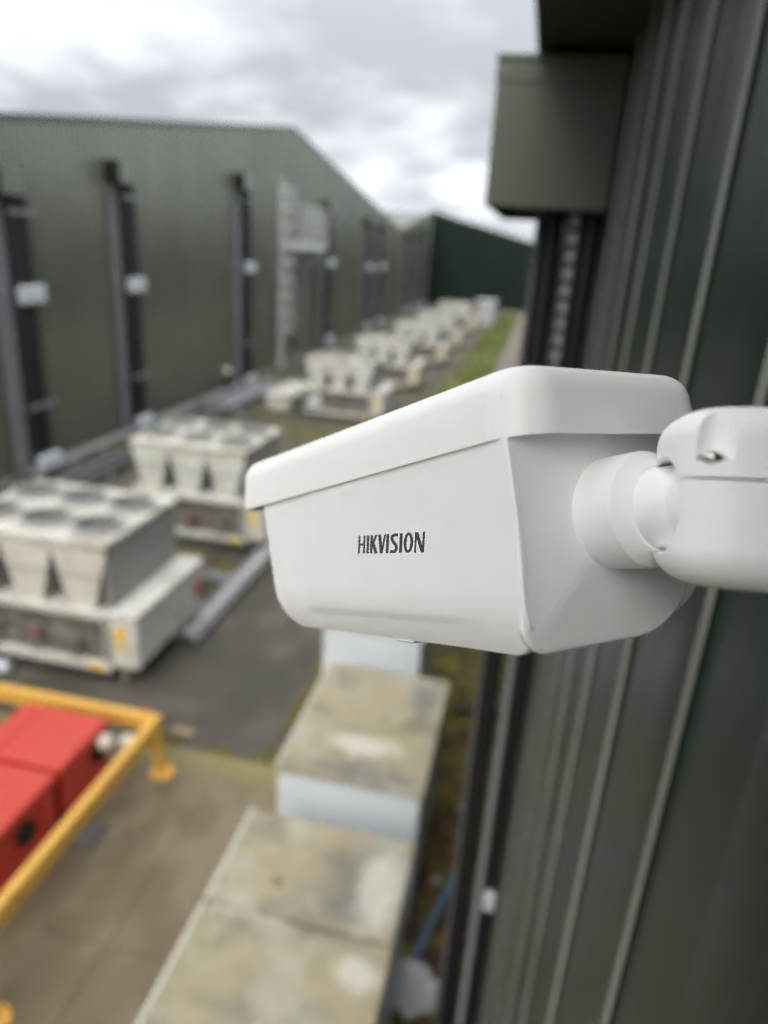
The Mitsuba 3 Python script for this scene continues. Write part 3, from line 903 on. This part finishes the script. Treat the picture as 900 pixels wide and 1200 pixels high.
def rrect(a0, a1, b0, b1, radii, n=10):
    """Rounded rectangle, radii at (a0,b0),(a1,b0),(a1,b1),(a0,b1), counter-clockwise."""
    out = []
    for (ca, cb, sa, sb, r, t0) in ((a0, b0, 1, 1, radii[0], PI), (a1, b0, -1, 1, radii[1], 1.5 * PI), (a1, b1, -1, -1, radii[2], 0), (a0, b1, 1, -1, radii[3], 0.5 * PI)):
        for t in np.linspace(t0, t0 + PI / 2, n):
            out.append((ca + sa * r + r * math.cos(t), cb + sb * r + r * math.sin(t)))
    return np.array(out)


def loft(rings, cap=True):
    n = len(rings[0])
    Vx = np.vstack(rings)
    F = []
    for i in range(len(rings) - 1):
        for j in range(n):
            a, b = i * n + j, i * n + (j + 1) % n
            F += [(a, b, b + n), (a, b + n, a + n)]
    if cap:
        c0, c1 = len(Vx), len(Vx) + 1
        Vx = np.vstack([Vx, rings[0].mean(0), rings[-1].mean(0)])
        o = (len(rings) - 1) * n
        for j in range(n):
            F += [(c0, (j + 1) % n, j), (c1, o + j, o + (j + 1) % n)]
    m = trimesh.Trimesh(Vx, F, process=True)
    if m.volume < 0:
        m.invert()
    return m


sc = thing('security_camera', 'white bullet security camera with a sun hood on a wall arm, printed HIKVISION', 'security camera')
HA, HH, HL = 0.0587, 0.0318, 0.329


def hood_rings(ins, z_add, z0):
    rings = []
    rf = 0.0145 - ins * 0.5
    levels = [(z0, 0.0), (0.010, 0.0003), (HH - rf, 0.0012)] + [(HH - rf + rf * math.sin(t), 0.0012 + rf * (1 - math.cos(t))) for t in np.linspace(0, PI / 2, 11)[1:]]
    for z, i in levels:
        k = i + ins
        pl = rrect(-0.011 + k, HL - k, -HA - 0.007 + k, HA - k, [max(0.004, r - k) for r in (0.022, 0.016, 0.016, 0.023)], 16)
        # long sides bow in a little towards the front; the rear dips
        zz = np.full(len(pl), z) + z_add
        zz += 0.0028 * np.clip(pl[:, 0] / HL, 0, 1) * (z / HH) - 0.0035 * np.clip(pl[:, 0] / HL, 0, 1) * (1 - z / HH)
        rings.append(np.column_stack([pl, zz]))
    return rings


def to_mf(m):
    return manifold3d.Manifold(manifold3d.Mesh(np.asarray(m.vertices, np.float32), np.asarray(m.faces, np.uint32)))


def from_mf(m):
    q = m.to_mesh()
    return trimesh.Trimesh(q.vert_properties[:, :3], q.tri_verts, process=True)


hood = loft(hood_rings(0.0022, -0.0028, 0.0028)[::-1] + hood_rings(0.0, 0.0, 0.0))
part(sc, 'sun_hood', place(hood), 'm_white_hood', 32)

# inner housing with a bowed rear face
rings = []


def body_ring(s_, ins, left=0.0555, rl=0.014):
    hb = 0.0920 + 0.002 * max(s_, 0) / 0.27
    pl = rrect(-0.0575 + ins, left - ins, -hb + ins, 0.022 - ins, [max(0.004, 0.044 - ins), max(0.003, rl - ins), 0.004, 0.004], 14)
    return np.column_stack([np.full(len(pl), s_), pl])


for s_, i, lf, rl_ in ((0.262, 0.0, 0.051, 0.026), (0.2, 0.0, 0.051, 0.026), (0.1, 0.0, 0.051, 0.026), (0.03, 0.0, 0.051, 0.026), (0.010, 0.0, 0.0515, 0.026),
                       (0.0045, 0.0, 0.0557, 0.0135), (0.0030, 0.0, 0.0557, 0.0135), (0.0024, 0.0002, 0.0557, 0.0135), (0.0019, 0.0006, 0.0557, 0.0135), (0.0016, 0.0011, 0.0557, 0.0135)):
    rings.append(body_ring(s_, i, lf, rl_))
for i in [0.0016, 0.0022, 0.0030] + list(np.arange(0.0045, 0.0545, 0.0018)):
    r_ = body_ring(0.0016, i, 0.0557, 0.0135)
    r_[:, 0] = 0.00155 - 0.0042 * np.clip(1 - (r_[:, 1] / 0.0555) ** 2, 0, 1) * np.clip(1 - ((r_[:, 2] + 0.035) / 0.0565) ** 2, 0, 1)
    rings.append(r_)
part(sc, 'housing', place(loft(rings)), 'm_white_plastic', 40)


# side covers: the left one is the large panel with the lettering
def side_cover(sign, r_rear):
    vs = np.r_[np.linspace(0.003, -0.060, 20), -0.0928 + 0.0308 * (1 - np.sin(np.linspace(0, PI / 2, 44)))]
    ns = 70
    grid = np.zeros((len(vs), ns, 3))
    bot = -0.0930
    for j, v_ in enumerate(vs):
        t = np.clip(v_, -0.1, 0)
        s0 = 0.0014 - 0.0022 * math.sin(PI * min(1, -t / 0.09))
        s1 = 0.2931 + (v_ / 0.0956) * 0.0175
        if v_ < bot + r_rear:
            s0 += r_rear - math.sqrt(max(r_rear ** 2 - (bot + r_rear - v_) ** 2, 0))
        rf_ = 0.024
        if v_ < bot + rf_:
            s1 -= rf_ - math.sqrt(max(rf_ ** 2 - (bot + rf_ - v_) ** 2, 0))
        q = np.linspace(0, 1, ns)
        q = 0.5 - 0.5 * np.cos(PI * q) * (0.35 + 0.65 * np.abs(np.cos(PI * q)) ** 0.0)
        ss = s0 + (s1 - s0) * q
        tuck = 0.009 * np.clip((-0.062 - v_) / 0.031, 0, 1) ** 2.2
        scoop = 0.0013 * (1 / (1 + np.exp((v_ + 0.0790) / 0.0011))) * np.clip((ss - 0.03) / 0.03, 0, 1) * np.clip((0.225 - ss) / 0.012, 0, 1)
        u_ = 0.0563 - tuck - scoop
        # the front third is set back by a hair behind a soft line
        u_ = u_ - 0.0006 / (1 + np.exp(-(ss - 0.2085 + 0.12 * 0) / 0.0012))
        # soft front edge
        u_ = u_ - 0.006 * np.clip((ss - (s1 - 0.010)) / 0.010, 0, 1) ** 2
        u_ = u_ - 0.0009 * np.clip(1 - (ss - s0) / 0.0016, 0, 1) ** 2
        grid[j, :, 0], grid[j, :, 1], grid[j, :, 2] = ss, u_, v_
    nv = len(vs)
    outer_ = grid.reshape(-1, 3)
    inner_ = outer_.copy()
    inner_[:, 1] -= 0.0022
    F = []
    n = nv * ns
    for j in range(nv - 1):
        for i in range(ns - 1):
            a = j * ns + i
            F += [(a, a + 1, a + ns + 1), (a, a + ns + 1, a + ns)]
            F += [(n + a, n + a + ns + 1, n + a + 1), (n + a, n + a + ns, n + a + ns + 1)]
    edge = [j * ns for j in range(nv)] + [(nv - 1) * ns + i for i in range(1, ns)] + [j * ns + ns - 1 for j in range(nv - 2, -1, -1)] + [i for i in range(ns - 2, 0, -1)]
    for a, b in zip(edge, edge[1:] + edge[:1]):
        F += [(a, b, n + b), (a, n + b, n + a)]
    m = trimesh.Trimesh(np.vstack([outer_, inner_]), F, process=False)
    m.vertices[:, 1] *= sign
    if sign < 0:
        m.vertices[:, 1] -= 0.004
    if m.volume < 0:
        m.invert()
    return m


part(sc, 'side_cover', place(side_cover(1, 0.016)), 'm_white_plastic', 32)
part(sc, 'side_cover', place(side_cover(-1, 0.034)), 'm_white_plastic', 32)
# front: dark window with the lens behind it, under the hood
fr = [np.column_stack([np.full(56, s_), rrect(-w, w, -0.086 + i, 0.018 - i, [0.02] * 4, 14)]) for s_, w, i in ((0.255, 0.050, 0.0), (0.272, 0.050, 0.0), (0.275, 0.047, 0.003))]
fk = part(sc, 'front_window', place(loft(fr)), 'm_lens', 40)
ln = trimesh.creation.cylinder(0.022, 0.012, sections=40)
ln.apply_transform(trimesh.transformations.rotation_matrix(PI / 2, [0, 1, 0]))
part(fk, 'lens', place(ln.apply_translation((0.278, 0, -0.03))), 'm_lens', 40)
# little clip under the body
part(sc, 'base_clip', place(rbx(0.104, 0.122, 0.034, 0.046, -0.0948, -0.090, 0.0012)), 'm_white_smooth')


# lettering, in the slanted condensed capitals printed on the side cover
def stroke_word():
    h, ks = 10.0, 0.16
    w = 1.35
    polys, x = [], 0.0

    def bar_(x0, y0, x1, y1, ww=w):
        d = np.array([x1 - x0, y1 - y0])
        d = d / np.linalg.norm(d)
        n_ = np.array([-d[1], d[0]]) * ww / 2
        a, b = np.array([x0, y0]), np.array([x1, y1])
        return Polygon([a - n_, b - n_, b + n_, a + n_])

    def clip(g, x0, x1):
        return g.intersection(sbox(x0, 0, x1, h))

    def glyph(ch):
        if ch == 'I':
            return sbox(0, 0, 1.65, h), 1.65
        if ch == 'H':
            return sbox(0, 0, w, h).union(sbox(3.7, 0, 3.7 + w, h)).union(sbox(w, 4.5, 3.7, 5.7)), 5.2
        if ch == 'K':
            return sbox(0, 0, 1.6, h).union(clip(bar_(1.5, 4.7, 4.4, 10.6, 1.35), 0, 9)).union(clip(bar_(1.7, 6.0, 4.7, -0.8, 1.8), 0, 9)), 5.0
        if ch == 'V':
            return clip(bar_(0.7, 10.6, 2.7, -0.7, 1.8), -1, 9).union(clip(bar_(4.7, 10.6, 2.7, -0.7, 1.1), -1, 9)), 5.2
        if ch == 'S':
            pts = [(4.6, 9.3), (2.2, 9.3), (0.95, 8.4), (0.95, 7.1), (1.6, 6.1), (3.4, 4.4), (4.0, 3.3), (4.0, 1.9), (3.2, 0.75), (0.2, 0.75)]
            from shapely.geometry import LineString
            return LineString(pts).buffer(0.78, cap_style=2, join_style=1), 4.9
        if ch == 'O':
            o_ = affinity.scale(Point(0, 0).buffer(1, 24), 2.75, 5.1)
            i_ = affinity.scale(Point(0, 0).buffer(1, 24), 1.2, 3.8)
            return affinity.translate(o_.difference(i_), 2.75, 5.0), 5.5
        if ch == 'N':
            return sbox(0, 0, 1.0, h).union(sbox(4.4, 0, 5.5, h + 0.0)).union(clip(bar_(0.6, 10.4, 4.9, -0.4, 1.7), 0, 5.5)), 5.5

    for ch in 'HIKVISION':
        g, adv = glyph(ch)
        polys.append(affinity.translate(g, x, 0))
        x += adv + (0.95 if ch not in 'KV' else 0.35)
    total = x - 0.95
    return [affinity.skew(p_, xs=math.degrees(math.atan(ks)), ys=0, origin=(0, 0)) for p_ in polys], total, h


polys, tw_, th_ = stroke_word()
s_left, s_right, hgt = 0.1385, 0.0672, 0.0102
v_left, v_right = -0.0440, -0.0456
kx = (s_left - s_right) / (tw_ + 1.6)
ky = hgt / th_
for p_, ch in zip(polys, 'hikvision'):
    gs = [trimesh.creation.extrude_polygon(g, 0.0002, engine='earcut') for g in getattr(p_, 'geoms', [p_])]
    g = cat(gs)
    X, Y, Z = g.vertices.T.copy()
    t = X / tw_
    vv = v_left + (v_right - v_left) * t + Y * ky
    g.vertices = np.column_stack([s_left - X * kx, 0.0563 - 0.00002 + Z, vv])
    part(sc, 'letter', place(g), 'm_ink')

# swivel collar, neck and ball on the rear face
AX = -S
R0 = O + V * (-0.0345)


def lathe(prof, base, axis, n=64):
    m = trimesh.creation.revolve(np.array(prof), sections=n)
    z = axis / np.linalg.norm(axis)
    x = np.cross([0, 0, 1.0], z)
    x /= np.linalg.norm(x)
    M = np.eye(4)
    M[:3, 0], M[:3, 1], M[:3, 2], M[:3, 3] = x, np.cross(z, x), z, base
    return m.apply_transform(M)


rc = 0.0252
ck = part(sc, 'swivel_collar', lathe([(0, -0.006), (rc + 0.0006, -0.006), (rc, 0.0), (rc, 0.0205), (rc - 0.0005, 0.0218), (rc - 0.0016, 0.0226), (0.0190, 0.0262), (0.0180, 0.0268), (0, 0.0268)], R0, AX), 'm_white_smooth', 25)
BALL = R0 + AX * 0.056
part(ck, 'neck', lathe([(0, 0.0269), (0.0172, 0.0269), (0.0168, 0.0278), (0.0168, 0.040), (0.0160, 0.046), (0, 0.046)], R0, AX), 'm_white_smooth', 25)
part(ck, 'ball', trimesh.creation.icosphere(4, 0.0216).apply_translation(BALL), 'm_white_smooth', True)

# wall arm: an upper cap and a lower body, hollowed for the ball
AD = np.array([0.9975, 0.04, 0.055])
AD /= np.linalg.norm(AD)
AUP = np.array([0, 0.34, 0.94])      # the arm is turned on its axis with the camera
AUP = AUP - AD * (AUP @ AD)
AUP /= np.linalg.norm(AUP)
AF = np.cross(AUP, AD)       # away from the viewer
ARM0 = BALL + AUP * 0.0005


def arm_world(m):
    m = m.copy()
    m.vertices = ARM0 + m.vertices @ np.stack([AD, AF, AUP])
    return m


AR, ST, L = 0.0327, -0.0235, 0.245


# the rounded end keeps its edge radius all the way round: stack of insets in plan
def arm_body():
    rings_ = []
    for z_, i_ in [(-AR + 0.0145 * (1 - math.sin(t)), 0.0145 * (1 - math.cos(t))) for t in np.linspace(PI / 2, 0, 12)] + [(AR - 0.012 * (1 - math.sin(t)), 0.012 * (1 - math.cos(t))) for t in np.linspace(0, PI / 2, 12)]:
        r_ = AR - i_
        # squarish rounded end (a superellipse in plan)
        arc = []
        for t in np.linspace(PI / 2, 1.5 * PI, 61):
            c_, s_ = math.cos(t), math.sin(t)
            arc.append((ST + i_ + r_ * (1 - abs(c_) ** 0.62), r_ * math.copysign(abs(s_) ** 0.62, s_)))
        ring = np.array(arc + [(0.06, -r_), (0.12, -r_), (L, -r_), (L, r_), (0.12, r_), (0.06, r_)])
        rings_.append(np.column_stack([ring, np.full(len(ring), z_)]))
    return loft(rings_)


arm = to_mf(arm_body())
neck_dir = np.array([(-AX) @ AD, (-AX) @ AF, (-AX) @ AUP])
b_loc = np.array([(BALL - ARM0) @ AD, (BALL - ARM0) @ AF, (BALL - ARM0) @ AUP])


def cyl_between(a, b, r0, r1, n=64):
    a, b = np.asarray(a, float), np.asarray(b, float)
    d = b - a
    h_ = np.linalg.norm(d)
    z = d / h_
    x = np.cross([0.3, 1, 0.2], z)
    x /= np.linalg.norm(x)
    M = np.column_stack([x, np.cross(z, x), z, a])
    return manifold3d.Manifold.cylinder(h_, r0, r1, n).transform(M)


# socket: room for the ball and a slot in which the neck swings sideways
sock = manifold3d.Manifold.sphere(0.0224, 64).translate(tuple(b_loc))
for deg in range(-30, 61, 5):
    cs, sn = math.cos(math.radians(deg)), math.sin(math.radians(deg))
    d_ = np.array([cs * neck_dir[0] - sn * neck_dir[1], sn * neck_dir[0] + cs * neck_dir[1], neck_dir[2]])
    sock = sock + cyl_between(b_loc, b_loc + d_ * 0.07, 0.0180, 0.0192)
# screw pocket: an upright counterbore through the viewer's side of the cap
pk = np.array([-0.0130, -0.0306, 0.0125])
pocket = cyl_between(pk, pk + np.array([0, 0.0, 0.05]), 0.0066, 0.0066, 48)
body = arm - sock - pocket
zs = 0.0062
upper = body.trim_by_plane((0, 0, 1.0), zs + 0.0004)
lower = body.trim_by_plane((0, 0, -1.0), -(zs - 0.0004))
ak = part(sc, 'arm', arm_world(from_mf(lower)), 'm_white_plastic', 28)
part(ak, 'cap', arm_world(from_mf(upper)), 'm_white_plastic', 28)
core = arm_body()
core.vertices = core.vertices * np.array([1, 0.97, 0.97])
seam = from_mf((to_mf(core) - sock - pocket).trim_by_plane((0, 0, 1.0), zs - 0.0008).trim_by_plane((0, 0, -1.0), -(zs + 0.0008)).trim_by_plane((1.0, 0, 0), 0.004))
part(ak, 'gasket', arm_world(seam), 'm_frame_grey')
sh = trimesh.creation.uv_sphere(0.0044, count=[20, 28])
sh.vertices *= np.array([1, 1, 0.55])
part(ak, 'screw', arm_world(sh.apply_translation(pk + np.array([0, 0.0026, 0.0008]))), 'm_steel', True)
pl = trimesh.creation.cylinder(0.058, 0.012, sections=64)
pl.apply_transform(trimesh.transformations.rotation_matrix(PI / 2, [0, 1, 0]))
wall_x = NX - 0.030
part(ak, 'base_plate', pl.apply_translation((wall_x - 0.006, (ARM0 + AD * 0.2)[1], (ARM0 + AD * 0.2)[2])), 'm_white_plastic', 40)
